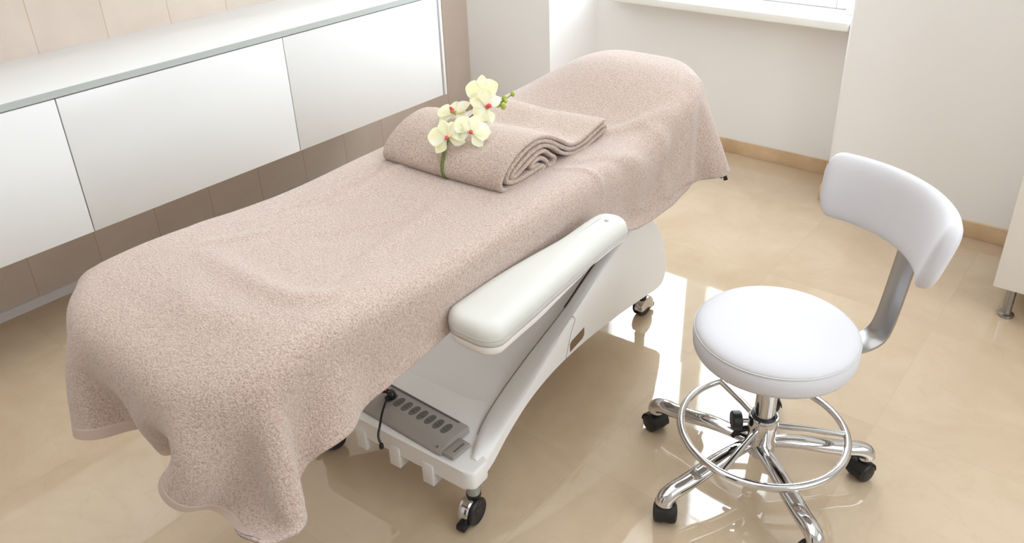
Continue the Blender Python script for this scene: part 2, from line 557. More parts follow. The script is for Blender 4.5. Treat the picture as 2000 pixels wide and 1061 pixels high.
# ------------------------------------------------------------------ cabinet on the right
t = empty('base_cabinet', (0.25, 3.24, 0))
tag(t, 'off-white cabinet on short metal legs, cut off by the right edge', 'cabinet')
bm = bmesh.new(); add_box(bm, -0.515, 0.5, -0.30, 0.28, 0.140, 1.9, 0.002, 2)
bm_obj('body', bm, SATIN_WHITE, t, angle=40)
bm = bmesh.new(); add_box(bm, -0.518, -0.005, -0.322, -0.302, 0.139, 1.9, 0.002, 2)
bm_obj('door', bm, SATIN_WHITE, t, angle=40)
bm = bmesh.new(); add_box(bm, 0.0, 0.5, -0.322, -0.302, 0.139, 1.9, 0.002, 2)
bm_obj('door', bm, SATIN_WHITE, t, angle=40)
for (lx, ly) in ((-0.463, -0.25), (0.44, -0.25), (-0.463, 0.22), (0.44, 0.22)):
    lathe('leg', [(0, 0), (0.026, 0), (0.027, 0.004), (0.027, 0.010), (0.016, 0.014), (0.015, 0.016), (0.015, 0.1395), (0, 0.1395)], BRUSHED, t, 28, Matrix.Translation((lx, ly, 0)))

# ------------------------------------------------------------------ treatment bed
BX, BY0, BY1, HW = -1.438, 0.500, 2.410, 0.320


def bed_ztop(x, y):
    """upholstery height (numpy friendly)"""
    z = 0.794 + 0.0 * y
    z = z + 0.014 * np.exp(-((y - 0.70) / 0.22) ** 2)
    z = z - 0.010 * np.exp(-((y - 1.15) / 0.22) ** 2)
    xr_ = np.clip((x + 1.758) / 0.64, 0, 1)
    z = z - (0.012 + 0.058 * xr_) * np.clip((0.80 - y) / 0.30, 0, 1) ** 2
    s = np.clip((y - 1.91) / 0.40, 0, 1); s = s * s * (3 - 2 * s)
    cr = 1 - 0.85 * np.clip((np.abs(x + 1.375) - 0.07) / 0.27, 0, 1.15) ** 2
    return z + 0.122 * s * cr


bed = empty('treatment_bed', (BX, 1.45, 0))
tag(bed, 'long white motorised treatment bed on castors under a taupe terry blanket', 'treatment bed')


def bw(v):  # world -> bed local
    return Vector((v[0] - BX, v[1] - 1.45, v[2]))


def sdf_bed(P, shrink=0.0):
    x, y, z = P[:, 0], P[:, 1], P[:, 2]
    rp = 0.17
    hx = HW - shrink; cy = (BY0 + BY1) / 2; hy = (BY1 - BY0) / 2 - shrink
    qx = np.abs(x - BX) - (hx - rp); qy = np.abs(y - cy) - (hy - rp)
    d2 = np.minimum(np.maximum(qx, qy), 0) + np.hypot(np.maximum(qx, 0), np.maximum(qy, 0)) - rp
    h = np.abs(z - (bed_ztop(x, y) - 0.06)) - 0.06
    r = 0.034
    a = d2 + r; b = h + r
    return np.minimum(np.maximum(a, b), 0) + np.hypot(np.maximum(a, 0), np.maximum(b, 0)) - r


# mattress mesh: grid of the top, rounded outline
def rounded_outline(hx, hy, r, n=10):
    pts = []
    for (sx, sy, a0) in ((1, 1, 0), (-1, 1, PI / 2), (-1, -1, PI), (1, -1, 1.5 * PI)):
        for k in range(n + 1):
            a = a0 + k * (PI / 2) / n
            pts.append((sx * (hx - r) + r * math.cos(a), sy * (hy - r) + r * math.sin(a)))
    return pts


def cushion(name, cx, cy, hx, hy, rp, zt, zb, r, m, parent, loc):
    out = []
    base = []
    # densify straight sides
    o0 = rounded_outline(1, 1, 1)
    def outline(off):
        pts = rounded_outline(hx - off, hy - off, max(rp - off, 0.004), 8)
        dens = []
        for i in range(len(pts)):
            a = pts[i]; b = pts[(i + 1) % len(pts)]
            d = math.dist(a, b); k = NSEG[i]
            for j in range(k):
                dens.append((a[0] + (b[0] - a[0]) * j / k, a[1] + (b[1] - a[1]) * j / k))
        return dens
    p0 = rounded_outline(hx, hy, rp, 8)
    NSEG = [max(1, int(math.dist(p0[i], p0[(i + 1) % len(p0)]) / 0.05)) for i in range(len(p0))]
    rings = []
    for k in range(0, 7):
        a = k * (PI / 2) / 6
        rings.append((r * (1 - math.sin(a)), 'b', r * (1 - math.cos(a))))
    for k in range(0, 7):
        a = k * (PI / 2) / 6
        rings.append((r * (1 - math.cos(a)), 't', r * (1 - math.sin(a))))
    for f in (0.06, 0.12, 0.2, 0.3, 0.4, 0.5, 0.6, 0.7, 0.8, 0.9, 0.99):
        rings.append((r + (hx - r) * f, 't', 0.0))
    bm = bmesh.new(); R_ = []
    for off, s, dz in rings:
        ring = []
        for (x, y) in outline(off):
            z = (float(zt(np.array(cx + x), np.array(cy + y))) - dz) if s == 't' else zb + dz
            ring.append(bm.verts.new((cx + x - loc[0], cy + y - loc[1], z - loc[2])))
        R_.append(ring)
    n = len(R_[0])
    for a, b in zip(R_[:-1], R_[1:]):
        for i in range(n):
            bm.faces.new((a[i], a[(i + 1) % n], b[(i + 1) % n], b[i]))
    bm.faces.new(R_[0][::-1])
    rs = sorted([v for v in R_[-1] if v.co.x - (cx - loc[0]) > 0], key=lambda v: v.co.y)
    ls = sorted([v for v in R_[-1] if v.co.x - (cx - loc[0]) <= 0], key=lambda v: v.co.y)
    for i in range(min(len(rs), len(ls)) - 1):
        bm.faces.new((rs[i], rs[i + 1], ls[i + 1], ls[i]))
    return bm_obj(name, bm, m, parent)


cushion('mattress', BX, (BY0 + BY1) / 2, HW - 0.004, (BY1 - BY0) / 2 - 0.004, 0.17, lambda x, y: bed_ztop(x, y) - 0.009, 0.680, 0.032, ARM_VINYL, bed, (BX, 1.45, 0))
bm = bmesh.new()
add_box(bm, -0.25, 0.25, -0.78, 0.82, 0.630, 0.679, 0.01, 2)
bm_obj('underframe', bm, PLASTIC2, bed, angle=40)

# lifting column
bm = bmesh.new()
add_box(bm, -0.15, 0.19, 0.26, 0.60, 0.30, 0.56, 0.012, 2)
bm_obj('lift_column', bm, PLASTIC2, bed, angle=40)
bm = bmesh.new()
add_box(bm, -0.12, 0.15, 0.30, 0.56, 0.5605, 0.6295, 0.01, 2)
bm_obj('lift_post', bm, PLASTIC2, bed, angle=40)


# base body: loft along y
def base_stations():
    #  y, half width outer, z bottom, z shoulder(side top), half width groove, z top(groove), z mid
    S = [(1.125, 0.292, 0.118, 0.150, 0.262, 0.184, 0.182),
         (1.18, 0.288, 0.128, 0.175, 0.235, 0.188, 0.184),
         (1.26, 0.283, 0.172, 0.218, 0.205, 0.196, 0.188),
         (1.36, 0.279, 0.214, 0.262, 0.190, 0.222, 0.202),
         (1.48, 0.273, 0.233, 0.315, 0.195, 0.275, 0.240),
         (1.62, 0.266, 0.232, 0.368, 0.210, 0.345, 0.310),
         (1.76, 0.259, 0.218, 0.420, 0.213, 0.412, 0.385),
         (1.90, 0.252, 0.198, 0.462, 0.212, 0.463, 0.45),
         (2.00, 0.247, 0.180, 0.480, 0.208, 0.492, 0.485),
         (2.08, 0.243, 0.166, 0.462, 0.204, 0.480, 0.475),
         (2.16, 0.239, 0.150, 0.390, 0.200, 0.412, 0.41),
         (2.22, 0.235, 0.148, 0.305, 0.198, 0.325, 0.325),
         (2.255, 0.228, 0.175, 0.225, 0.195, 0.238, 0.238)]
    # resample
    A = np.array(S); out = []
    yy = np.linspace(A[0, 0], A[-1, 0], 56)
    t = np.interp(yy, A[:, 0], np.arange(len(A)))
    for q in t:
        i = min(int(q), len(A) - 2); f = q - i
        p0 = A[max(i - 1, 0)]; p1 = A[i]; p2 = A[i + 1]; p3 = A[min(i + 2, len(A) - 1)]
        q_ = 0.5 * ((2 * p1) + (p2 - p0) * f + (2 * p0 - 5 * p1 + 4 * p2 - p3) * f * f + (3 * p1 - p0 - 3 * p2 + p3) * f ** 3)
        w_ = 0.034 * (q_[0] - 1.125) / 1.1
        q_[1] += w_; q_[4] += w_
        out.append(q_)
    return out


CBX = -1.395
bm = bmesh.new(); rings = []
for (y, ho, zb, zs, hg, zt, zm) in base_stations():
    half = []
    half.append((ho - 0.012, zb)); half.append((ho, zb + 0.008))
    for k in range(1, 4):
        half.append((ho, zb + 0.008 + (zs - zb - 0.008) * k / 4))
    # shoulder curve (ho,zs)->(hg,zt)
    for k in range(0, 7):
        f = k / 6
        c0 = (ho, zs); c1 = (ho - 0.002, max(zs, zt) + 0.012); c2 = (hg + 0.01, zt + 0.016); c3 = (hg, zt)
        x = (1 - f) ** 3 * c0[0] + 3 * (1 - f) ** 2 * f * c1[0] + 3 * (1 - f) * f * f * c2[0] + f ** 3 * c3[0]
        z = (1 - f) ** 3 * c0[1] + 3 * (1 - f) ** 2 * f * c1[1] + 3 * (1 - f) * f * f * c2[1] + f ** 3 * c3[1]
        half.append((x, z))
    half.append((hg - 0.004, zt - 0.005)); half.append((hg - 0.02, zm + (zt - zm) * 0.3)); half.append((hg * 0.5, zm)); half.append((0, zm))
    sec = half + [(-x, z) for x, z in half[:-1][::-1]]
    rings.append([bm.verts.new((CBX + x - BX, y - 1.45, z)) for x, z in sec])
n = len(rings[0])
for a, b in zip(rings[:-1], rings[1:]):
    for i in range(n):
        bm.faces.new((a[i], a[(i + 1) % n], b[(i + 1) % n], b[i]))
bm.faces.new(rings[0]); bm.faces.new(rings[-1][::-1])
bo = bm_obj('base_body', bm, PLASTIC, bed, angle=38)
# front bar with rounded ends
bm = bmesh.new()
pol = []
hxw = 0.305
for (cx_, cy_, a0) in ((hxw - 0.035, 1.095, -PI / 2), (hxw - 0.035, 1.135, 0)):
    for k in range(7):
        a = a0 + k * (PI / 2) / 6
        pol.append((CBX - BX + cx_ + 0.035 * math.cos(a), cy_ - 1.45 + 0.02 * math.sin(a)))
pol2 = [(2 * (CBX - BX) - x, y) for x, y in pol][::-1]
add_prism(bm, pol + pol2, 0.126, 0.1855, 0.008, 3)
bm_obj('front_bar', bm, PLASTIC, bed, angle=50)
for px in (-1.487, -1.360, -1.240):
    bm = bmesh.new(); add_box(bm, px - 0.019 - BX, px + 0.019 - BX, 1.070 - 1.45, 1.105 - 1.45, 0.082, 0.152, 0.002, 2)
    bm_obj('peg', bm, PLASTIC, bed, angle=40)
# side slot and seam on the right flank
fl = lambda y: -BX + CBX + 0.034 * (y - 1.125) / 1.1 + float(np.interp(y, [1.48, 1.62, 1.76], [0.273, 0.266, 0.259]))
bm = bmesh.new()
sl = [(1.580, 0.252), (1.652, 0.258), (1.662, 0.266), (1.662, 0.292), (1.590, 0.286), (1.580, 0.280)]
o1 = [bm.verts.new((fl(y) + 0.0008, y - 1.45, z)) for y, z in sl]; o2 = [bm.verts.new((fl(y) - 0.004, y - 1.45, z)) for y, z in sl]
bm.faces.new(o1); bm.faces.new(o2[::-1])
for i in range(6):
    bm.faces.new((o1[i], o1[(i + 1) % 6], o2[(i + 1) % 6], o2[i]))
bm_obj('side_slot', bm, SLOTBR, bed, smooth=False)
tube('panel_seam', [(fl(y) + 0.0002 , y - 1.45, z) for y, z in [(1.555, 0.236), (1.562, 0.262), (1.585, 0.315), (1.608, 0.350), (1.600, 0.366), (1.588, 0.372)]], 0.0011, GREY_PL, bed, 6)
# dark joint line along the ridge of the base
pts = []
for st in base_stations():
    if 1.62 < st[0] < 2.0:
        pts.append((CBX - BX + st[4] - 0.001, st[0] - 1.45, st[5] + 0.001))
tube('ridge_joint', pts, 0.0035, DARKGAP, bed, 6)
tube('ridge_joint', [(2 * (CBX - BX) - x, y, z) for x, y, z in pts], 0.0035, DARKGAP, bed, 6)


for sgn in (1, -1):
    pts = [((CBX - BX) + sgn * (st[4] - 0.003), st[0] - 1.45, st[5] - 0.001) for st in base_stations() if 1.2 < st[0] < 1.64]
    tube('groove', pts, 0.0016, GREY_PL, bed, 6)


TURN = Matrix.Translation((CBX - BX, 1.12 - 1.45 + 0.010, 0)) @ Matrix.Rotation(math.radians(3.4), 4, 'Z') @ Matrix.Translation((-(CBX - BX), -(1.12 - 1.45), 0))
for o in bed.children:
    if o.type == 'MESH' and o.name.split('.')[0] in ('base_body', 'front_bar', 'peg', 'side_slot', 'panel_seam', 'ridge_joint', 'groove', 'lift_column', 'lift_post'):
        o.data.transform(TURN)


# castors of the bed
def bed_castor(px, py, ang, ztop):
    c = empty('castor', bw((px, py, 0))); c.parent = bed
    M_ = Matrix.Rotation(ang, 4, 'Z')
    # local: wheel axis = local X, trailing offset along local -Y
    lathe('stem', [(0, 0.088), (0.0185, 0.088), (0.0185, ztop), (0, ztop)], ZINC, c, 20)
    lathe('collar', [(0, 0.080), (0.0190, 0.080), (0.0205, 0.084), (0.0195, 0.090), (0, 0.090)], BLACK, c, 20)
    bm = bmesh.new()
    # hood: half-ring around the wheel
    ring = []
    for k in range(13):
        a = math.radians(-20 + k * 190 / 12)
        for rr in (0.0375, 0.0335):
            pass
    secs = []
    for k in range(15):
        a = math.radians(-5 + k * 215 / 14)
        r1, r2 = 0.040, 0.026
        y_ = lambda r: -0.012 + r * math.cos(a)
        z_ = lambda r: 0.0385 + r * math.sin(a)
        secs.append([bm.verts.new(M_ @ Vector((sx, y_(r), z_(r)))) for sx, r in ((-0.022, 0.0), (-0.022, 0.030), (-0.019, r1 - 0.002), (-0.014, r1), (0.004, r1), (0.009, r1 - 0.002), (0.009, r2))])
    ns = len(secs[0])
    for a, b in zip(secs[:-1], secs[1:]):
        for i in range(ns - 1):
            bm.faces.new((a[i], a[i + 1], b[i + 1], b[i]))
    bmesh.ops.remove_doubles(bm, verts=list(bm.verts), dist=1e-5)
    bmesh.ops.solidify(bm, geom=list(bm.faces), thickness=0.0012)
    bm_obj('hood', bm, CHROME, c, angle=45)
    for wx, wt in ((0.0165, 1.0), (-0.006, 1.3)):
        m2 = M_ @ Matrix.Translation((wx, -0.012, 0.0385)) @ Matrix.Rotation(PI / 2, 4, 'Y')
        lathe('wheel', [(0, -0.0065), (0.030, -0.0065), (0.036, -0.006 * wt), (0.0385, -0.002), (0.0385, 0.002), (0.036, 0.005), (0.033, 0.0065), (0.031, 0.005), (0.012, 0.005), (0.010, 0.007), (0, 0.007)], BLACK, c, 40, m2)
    bm = bmesh.new()
    add_box(bm, -0.014, 0.014, -0.072, -0.038, 0.010, 0.030, 0.005, 2, M_)
    bm_obj('brake_pedal', bm, BLACK_G, c, angle=40)
    return c


bed_castor(-1.117, 1.136, math.radians(8), 0.121)
bed_castor(-1.630, 1.095, math.radians(-30), 0.121)
bed_castor(-1.262, 2.225, math.radians(178), 0.160)
bed_castor(-1.640, 2.225, math.radians(10), 0.160)

# armrest: cream vinyl cushion on a plastic shell, swung along the right side of the bed
ar = empty('armrest', bw((-1.03, 1.36, 0))); ar.parent = bed


def arm_outline(off):
    # half width by station from near (y=-0.34) to far
    pts = []
    ctr = [(-0.302, 0.078), (-0.15, 0.0745), (0.0, 0.064), (0.15, 0.052), (0.300, 0.049)]
    yv = np.linspace(-0.302, 0.300, 25)
    wv = np.interp(yv, [c[0] for c in ctr], [c[1] for c in ctr])
    # near end cap, squarish; far end cap round
    left, right = [], []
    for k in range(1, 9):
        a = k * (PI / 2) / 9
        pts.append((-(0.078 - 0.05 + 0.05 * math.sin(a)) + off * 0, -0.302 - 0.052 * math.cos(a)))
    for y, w_ in zip(yv, wv):
        left.append((-w_, y)); right.append((w_, y))
    near_l = [(-(0.022 + 0.056 * math.sin(k * PI / 16)), -0.302 - 0.054 * math.cos(k * PI / 16)) for k in range(0, 8)]
    near_r = [(-x, y) for x, y in near_l][::-1]
    far = [(-0.049 * math.cos(k * PI / 14), 0.300 + 0.049 * math.sin(k * PI / 14)) for k in range(1, 14)]
    out = near_l + left + far + right[::-1] + near_r
    # inset
    if off:
        n_ = len(out); res = []
        for i in range(n_):
            a = Vector(out[i - 1]); b = Vector(out[(i + 1) % n_]); tt = (b - a)
            if tt.length < 1e-9:
                res.append(out[i]); continue
            tt.normalize(); nn = Vector((tt.y, -tt.x))
            p = Vector(out[i]) + nn * off
            res.append((p.x, p.y))
        return res
    return out


def arm_x(y):   # slight bend
    return -0.010 * math.cos((y + 0.02) * 5) + 0.014 - 0.018 * (1 - (y + 0.35) / 0.7)


def arm_body(name, rings_def, m, close_bottom=True):
    bm = bmesh.new(); R_ = []
    for off, zf in rings_def:
        R_.append([bm.verts.new((x + arm_x(y), y * 0.827 - 0.004, zf(y))) for x, y in arm_outline(off)])
    n = len(R_[0])
    for a, b in zip(R_[:-1], R_[1:]):
        for i in range(n):
            bm.faces.new((a[i], a[(i + 1) % n], b[(i + 1) % n], b[i]))
    bm.faces.new(R_[0][::-1]); bm.faces.new(R_[-1])
    return bm_obj(name, bm, m, ar, angle=60)


def azt(y):
    return 0.700 + 0.022 * (y + 0.35) / 0.7 + 0.012 * math.exp(-((y - 0.3) / 0.12) ** 2)


def azb(y):
    return azt(y) - 0.080 + 0.026 * max(0.0, (y + 0.1) / 0.45)


rd = []
for k in range(0, 7):
    a = k * (PI / 2) / 6
    rd.append((0.026 * (1 - math.cos(a)), (lambda a: (lambda y: azt(y) - 0.026 * (1 - math.sin(a))))(a)))
cush = [(0.004, lambda y: azt(y) - 0.050), (0.0, lambda y: azt(y) - 0.047), (0.0, lambda y: azt(y) - 0.036)] + rd[0:] + [(0.034, lambda y: azt(y) + 0.001)]
arm_body('arm_cushion', cush, ARM_VINYL)
shell = [(0.022, azb), (0.010, lambda y: azb(y) + 0.004), (0.003, lambda y: azb(y) + 0.014), (0.002, lambda y: azt(y) - 0.052)]
arm_body('arm_shell', shell, PLASTIC)
bm = bmesh.new()
R2_ = [[bm.verts.new((x + arm_x(y), y * 0.827 - 0.004, azt(y) + dz)) for x, y in arm_outline(o_)] for o_, dz in ((-0.0012, -0.0345), (-0.0015, -0.0330), (-0.0012, -0.0315), (0.001, -0.033))]
n = len(R2_[0])
for j in range(4):
    a, b = R2_[j], R2_[(j + 1) % 4]
    for i in range(n):
        bm.faces.new((a[i], a[(i + 1) % n], b[(i + 1) % n], b[i]))
bm_obj('arm_piping', bm, SEAM, ar)
lathe('arm_button', [(0, 0.002), (0.004, 0.0015), (0.006, 0.0)], SEAM, ar, 16, Matrix.Translation((arm_x(0.3) + 0.002, 0.232, azt(0.285) + 0.0015)))
bm = bmesh.new(); add_box(bm, -0.12, -0.03, 0.12, 0.20, 0.620, 0.645, 0.004, 2)
bm_obj('arm_bracket', bm, BLACK, ar, angle=40)

# black pivot with a lever at the head end of the bed
pv = empty('head_lever', bw((-1.10, 2.36, 0.60))); pv.parent = bed

bm = bmesh.new()
add_tube(bm, [(-0.075, 0.01, -0.043), (-0.02, 0.01, -0.044), (0.040, 0.01, -0.045)], 0.0055, 10)
add_tube(bm, [(-0.070, 0.01, -0.043), (-0.070, 0.01, 0.085)], 0.008, 10)
bm_obj('rod', bm, BLACK_G, pv)
bm = bmesh.new(); add_tube(bm, [(0.054, 0.01, -0.052), (0.050, 0.01, -0.040), (0.049, 0.01, -0.022), (0.046, 0.01, -0.010)], [0.0075, 0.0065, 0.006, 0.0085], 10)
bm_obj('grip', bm, BLACK_G, pv)

# ------------------------------------------------------------------ blanket: draped with a small position-based cloth solver


def drape():
    sp = 0.0195
    M = 132; NX = 50
    jj, ii = np.meshgrid(np.arange(M), np.arange(NX), indexing='ij')
    v = jj / (M - 1.0); u = ii / (NX - 1.0)
    y0_, y1_ = 0.262, 2.62
    Y = y0_ + (y1_ - y0_) * v
    xl = np.interp(Y, [0.1, 0.5, 0.75, 0.95, 1.5, 1.8, 2.7], [-1.830, -1.820, -1.785, -1.735, -1.735, -1.86, -1.90])
    xr = np.interp(Y, [0.1, 0.40, 0.55, 0.85, 1.10, 1.60, 1.85, 2.3, 2.45, 2.62], [-0.89, -0.90, -0.915, -0.94, -0.985, -0.985, -0.90, -0.85, -0.86, -0.97])
    X = xl + (xr - xl) * u
    near = np.clip(1 - v / 0.16, 0, 1)
    Y = Y + 0.14 * near * np.clip((u - 0.45) / 0.55, 0, 1)
    rest2 = np.stack([X, Y], -1)
    P = np.stack([X, Y, np.zeros_like(X)], -1)
    inside = (X > BX - HW) & (X < BX + HW)
    P[..., 2] = bed_ztop(X, np.clip(Y, BY0, BY1)) + 0.012
    rng = np.random.RandomState(3)
    P[..., 2] += rng.rand(M, NX) * 0.002
    P = P.reshape(-1, 3); rest = rest2.reshape(-1, 2)
    idx = np.arange(M * NX).reshape(M, NX)
    cons = []

    def addc(a, b, par, k):
        a = a.ravel(); b = b.ravel(); par = par.ravel()
        for q in (0, 1):
            s = par % 2 == q
            A, B = a[s], b[s]
            cons.append((A, B, np.linalg.norm(rest[A] - rest[B], axis=1), k))
    addc(idx[:, :-1], idx[:, 1:], ii[:, :-1], 1.0)
    addc(idx[:-1, :], idx[1:, :], jj[:-1, :], 1.0)
    addc(idx[:-1, :-1], idx[1:, 1:], jj[:-1, :-1], 0.35)
    addc(idx[:-1, 1:], idx[1:, :-1], jj[:-1, 1:], 0.35)

    def addb(a, b, par, k):
        a = a.ravel(); b = b.ravel(); par = (par.ravel() // 2)
        for q in (0, 1):
            s = par % 2 == q
            A, B = a[s], b[s]
            cons.append((A, B, np.linalg.norm(rest[A] - rest[B], axis=1), k))
    addb(idx[:, :-2], idx[:, 2:], ii[:, :-2], 0.25)
    addb(idx[:-2, :], idx[2:, :], jj[:-2, :], 0.25)
    addb(idx[:-4, :], idx[4:, :], jj[:-4, :] // 2, 0.15)
    addb(idx[:, :-4], idx[:, 4:], ii[:, :-4] // 2, 0.15)
    V = np.zeros_like(P)
    dt = 1 / 90.0
    off = 0.005
    arm_lo = np.array([-1.103, 1.03, 0.55]); arm_hi = np.array([-0.94, 1.71, 0.735])
    for it in range(STEPS):
        V[:, 2] -= 9.8 * dt
        V *= 0.95
        Q = P + V * dt
        # gentle wanted hem positions
        for (j, i, tx, ty, tz, k) in TARGETS:
            q = idx[j, i]
            if it > 60:
                Q[q] += (np.array([tx, ty, tz]) - Q[q]) * k
        for sub in range(12):
            for A, B, Lr, k in cons:
                d = Q[B] - Q[A]; ln = np.sqrt((d * d).sum(1)) + 1e-9
                c = d * ((ln - Lr) / ln * 0.5 * k)[:, None]
                Q[A] += c; Q[B] -= c
            if sub % 3 == 2:
                s = sdf_bed(Q)
                hit = np.where(s < off)[0]
                if len(hit):
                    H_ = Q[hit]; e = 1e-4
                    g = np.stack([(sdf_bed(H_ + np.array(dv)) - s[hit]) / e for dv in ((e, 0, 0), (0, e, 0), (0, 0, e))], 1)
                    g /= np.linalg.norm(g, axis=1)[:, None] + 1e-9
                    push = (off - s[hit])[:, None] * g
                    mv = Q[hit] - P[hit]
                    mt = mv - g * (mv * g).sum(1)[:, None]
                    Q[hit] += push - mt * 0.85
                # armrest squeezes the blanket against the bed
                a = (Q > arm_lo).all(1) & (Q < arm_hi).all(1)
                Q[a, 0] = arm_lo[0]
        V = (Q - P) / dt
        P = Q
    return P.reshape(M, NX, 3)


TARGETS = [(0, 0, -1.745, .465, .475, .4), (0, 6, -1.625, .472, .485, .3), (0, 12, -1.515, .485, .490, .4), (0, 16, -1.490, .520, .49, .3), (0, 21, -1.470, .560, .495, .3), (0, 26, -1.410, .565, .515, .3),
           (0, 31, -1.340, .535, .535, .3), (0, 35, -1.277, .505, .540, .4),
           (0, 39, -1.240, .492, .500, .5), (0, 43, -1.170, .485, .505, .5), (0, 46, -1.110, .480, .530, .4), (0, 49, -1.050, .480, .570, .4), (12, 37, -1.215, .476, .745, .25), (6, 39, -1.225, .485, .62, .2),
           (6, 49, -1.08, .530, .548, .4), (12, 49, -1.09, .591, .538, .3), (18, 49, -1.06, .615, .550, .3), (24, 49, -1.065, .687, .595, .4),
           (29, 49, -1.085, .782, .600, .4), (34, 49, -1.09, .864, .610, .4), (41, 49, -1.10, 1.0, .634, .4),
           (20, 42, -1.125, .640, .70, .1),
           (85, 49, -1.075, 1.777, .635, .2), (90, 49, -1.062, 1.873, .618, .2), (96, 49, -1.058, 1.986, .619, .2),
           (104, 49, -1.050, 2.132, .600, .2), (112, 49, -1.052, 2.272, .583, .2), (118, 49, -1.06, 2.392, .580, .25)]
WRINKLES = [([(-1.579, 0.797), (-1.433, 0.792), (-1.279, 0.796), (-1.206, 0.844), (-1.193, 0.915), (-1.196, 0.976)], .010, .030),
            ([(-1.622, 0.819), (-1.572, 0.93), (-1.551, 1.101)], .006, .018), ([(-1.601, 0.952), (-1.584, 1.044), (-1.581, 1.189), (-1.592, 1.381), (-1.578, 1.447)], .007, .014),
            ([(-1.655, 0.95), (-1.640, 1.10), (-1.635, 1.30), (-1.66, 1.42)], .006, .012),
            ([(-1.229, 1.643), (-1.147, 1.690), (-1.110, 1.71)], .005, .010), ([(-1.137, 1.762), (-1.11, 1.875), (-1.064, 1.978)], .012, .020),
            ([(-1.200, 1.70), (-1.125, 1.80), (-1.091, 1.90), (-1.07, 2.0), (-1.079, 2.121)], -.010, .018),
            ([(-1.162, 2.33), (-1.083, 2.13), (-1.05, 1.98)], .010, .016), ([(-1.432, 1.875), (-1.254, 1.939), (-1.152, 2.089), (-1.11, 2.202)], .009, .022),
            ([(-1.351, 1.35), (-1.314, 1.185), (-1.298, 1.071), (-1.266, 0.98)], .005, .020), ([(-1.136, 1.377), (-1.122, 1.227), (-1.106, 1.122), (-1.112, 0.986)], .007, .014),
            ([(-1.17, 2.02), (-1.10, 2.04), (-1.03, 2.06)], .007, .026), ([(-1.16, 2.20), (-1.10, 2.19), (-1.03, 2.18)], .003, .020), ([(-1.17, 2.32), (-1.10, 2.33), (-1.03, 2.32)], .006, .018),
            ([(-1.455, 0.989), (-1.385, 1.086), (-1.332, 1.239)], -.006, .030), ([(-1.50, .70), (-1.40, .66), (-1.25, .70)], .006, .04)]
STEPS = 260
G = drape()


def upsample(G, k):
    """Catmull-Rom refinement along axis 0"""
    M = G.shape[0]
    t = np.linspace(0, M - 1, (M - 1) * k + 1)
    i = np.minimum(t.astype(int), M - 2); f = (t - i)[:, None, None]
    p0 = G[np.maximum(i - 1, 0)]; p1 = G[i]; p2 = G[i + 1]; p3 = G[np.minimum(i + 2, M - 1)]
    return 0.5 * (2 * p1 + (p2 - p0) * f + (2 * p0 - 5 * p1 + 4 * p2 - p3) * f * f + (3 * p1 - p0 - 3 * p2 + p3) * f ** 3)


def smooth_grid(G, n):
    for _ in range(n):
        H_ = G.copy()
        H_[1:-1] += 0.25 * (G[2:] + G[:-2] - 2 * G[1:-1])
        H_[:, 1:-1] += 0.25 * (G[:, 2:] + G[:, :-2] - 2 * G[:, 1:-1])
        G = H_
    return G


def grid_normals(G):
    a = np.gradient(G, axis=0); b = np.gradient(G, axis=1)
    n_ = np.cross(b, a); return n_ / (np.linalg.norm(n_, axis=2)[..., None] + 1e-12)


def seg_dist(P, pts):
    d = np.full(P.shape[:2], 9.0); tt = np.zeros(P.shape[:2]); m_ = len(pts) - 1
    for k in range(m_):
        a = np.array(pts[k]); b = np.array(pts[k + 1]); ab = b - a
        t = np.clip(((P - a) @ ab) / (ab @ ab), 0, 1)
        q = np.linalg.norm(P - (a + t[..., None] * ab), axis=2)
        s_ = q < d; d[s_] = q[s_]; tt[s_] = ((k + t) / m_)[s_]
    return d, tt


G = smooth_grid(G, 1)
G = upsample(G, 3)
G = np.swapaxes(upsample(np.swapaxes(G, 0, 1), 3), 0, 1)
NRM = grid_normals(G)
if NRM[G.shape[0] // 2, G.shape[1] // 2, 2] < 0:
    NRM = -NRM
disp = np.zeros(G.shape[:2])
for pts, amp, wd in WRINKLES:
    pp = [tuple(p)[:2] for p in spline([(a, b, 0) for a, b in pts], 5)]
    d, tt = seg_dist(G[..., :2], pp)
    disp += amp * np.exp(-(d / wd) ** 2) * np.sin(np.clip(tt * 0.9 + 0.05, 0, 1) * PI) ** 0.6
disp *= np.clip(np.where(G[..., 1] > 1.66, 1.0, (NRM[..., 2] - 0.15) / 0.4), 0.0, 1) * (G[..., 2] > 0.60)
G = G + NRM * np.maximum(disp, -0.004)[..., None]


def grid_faces(M, NX):
    return [(j * NX + i, j * NX + i + 1, (j + 1) * NX + i + 1, (j + 1) * NX + i) for j in range(M - 1) for i in range(NX - 1)]


bl = mesh_obj('blanket', G.reshape(-1, 3), grid_faces(*G.shape[:2]), TERRY)
md = bl.modifiers.new('thick', 'SOLIDIFY'); md.thickness = 0.006; md.offset = 1 if grid_normals(G)[G.shape[0] // 2, 70, 2] > 0 else -1
Hs = (G + NRM * 0.0068)[0:5]
Hs[0] -= (G[3] - G[0]) * 0.08
Hb = (G - NRM * 0.0008)[0:5]
hv = np.concatenate([Hs, Hb[::-1]], 0)
hm = mesh_obj('hem', hv.reshape(-1, 3), grid_faces(*hv.shape[:2]), HEM, bl)
tag(bl, 'taupe terry blanket draped over the treatment bed, hanging low at its near end', 'blanket')

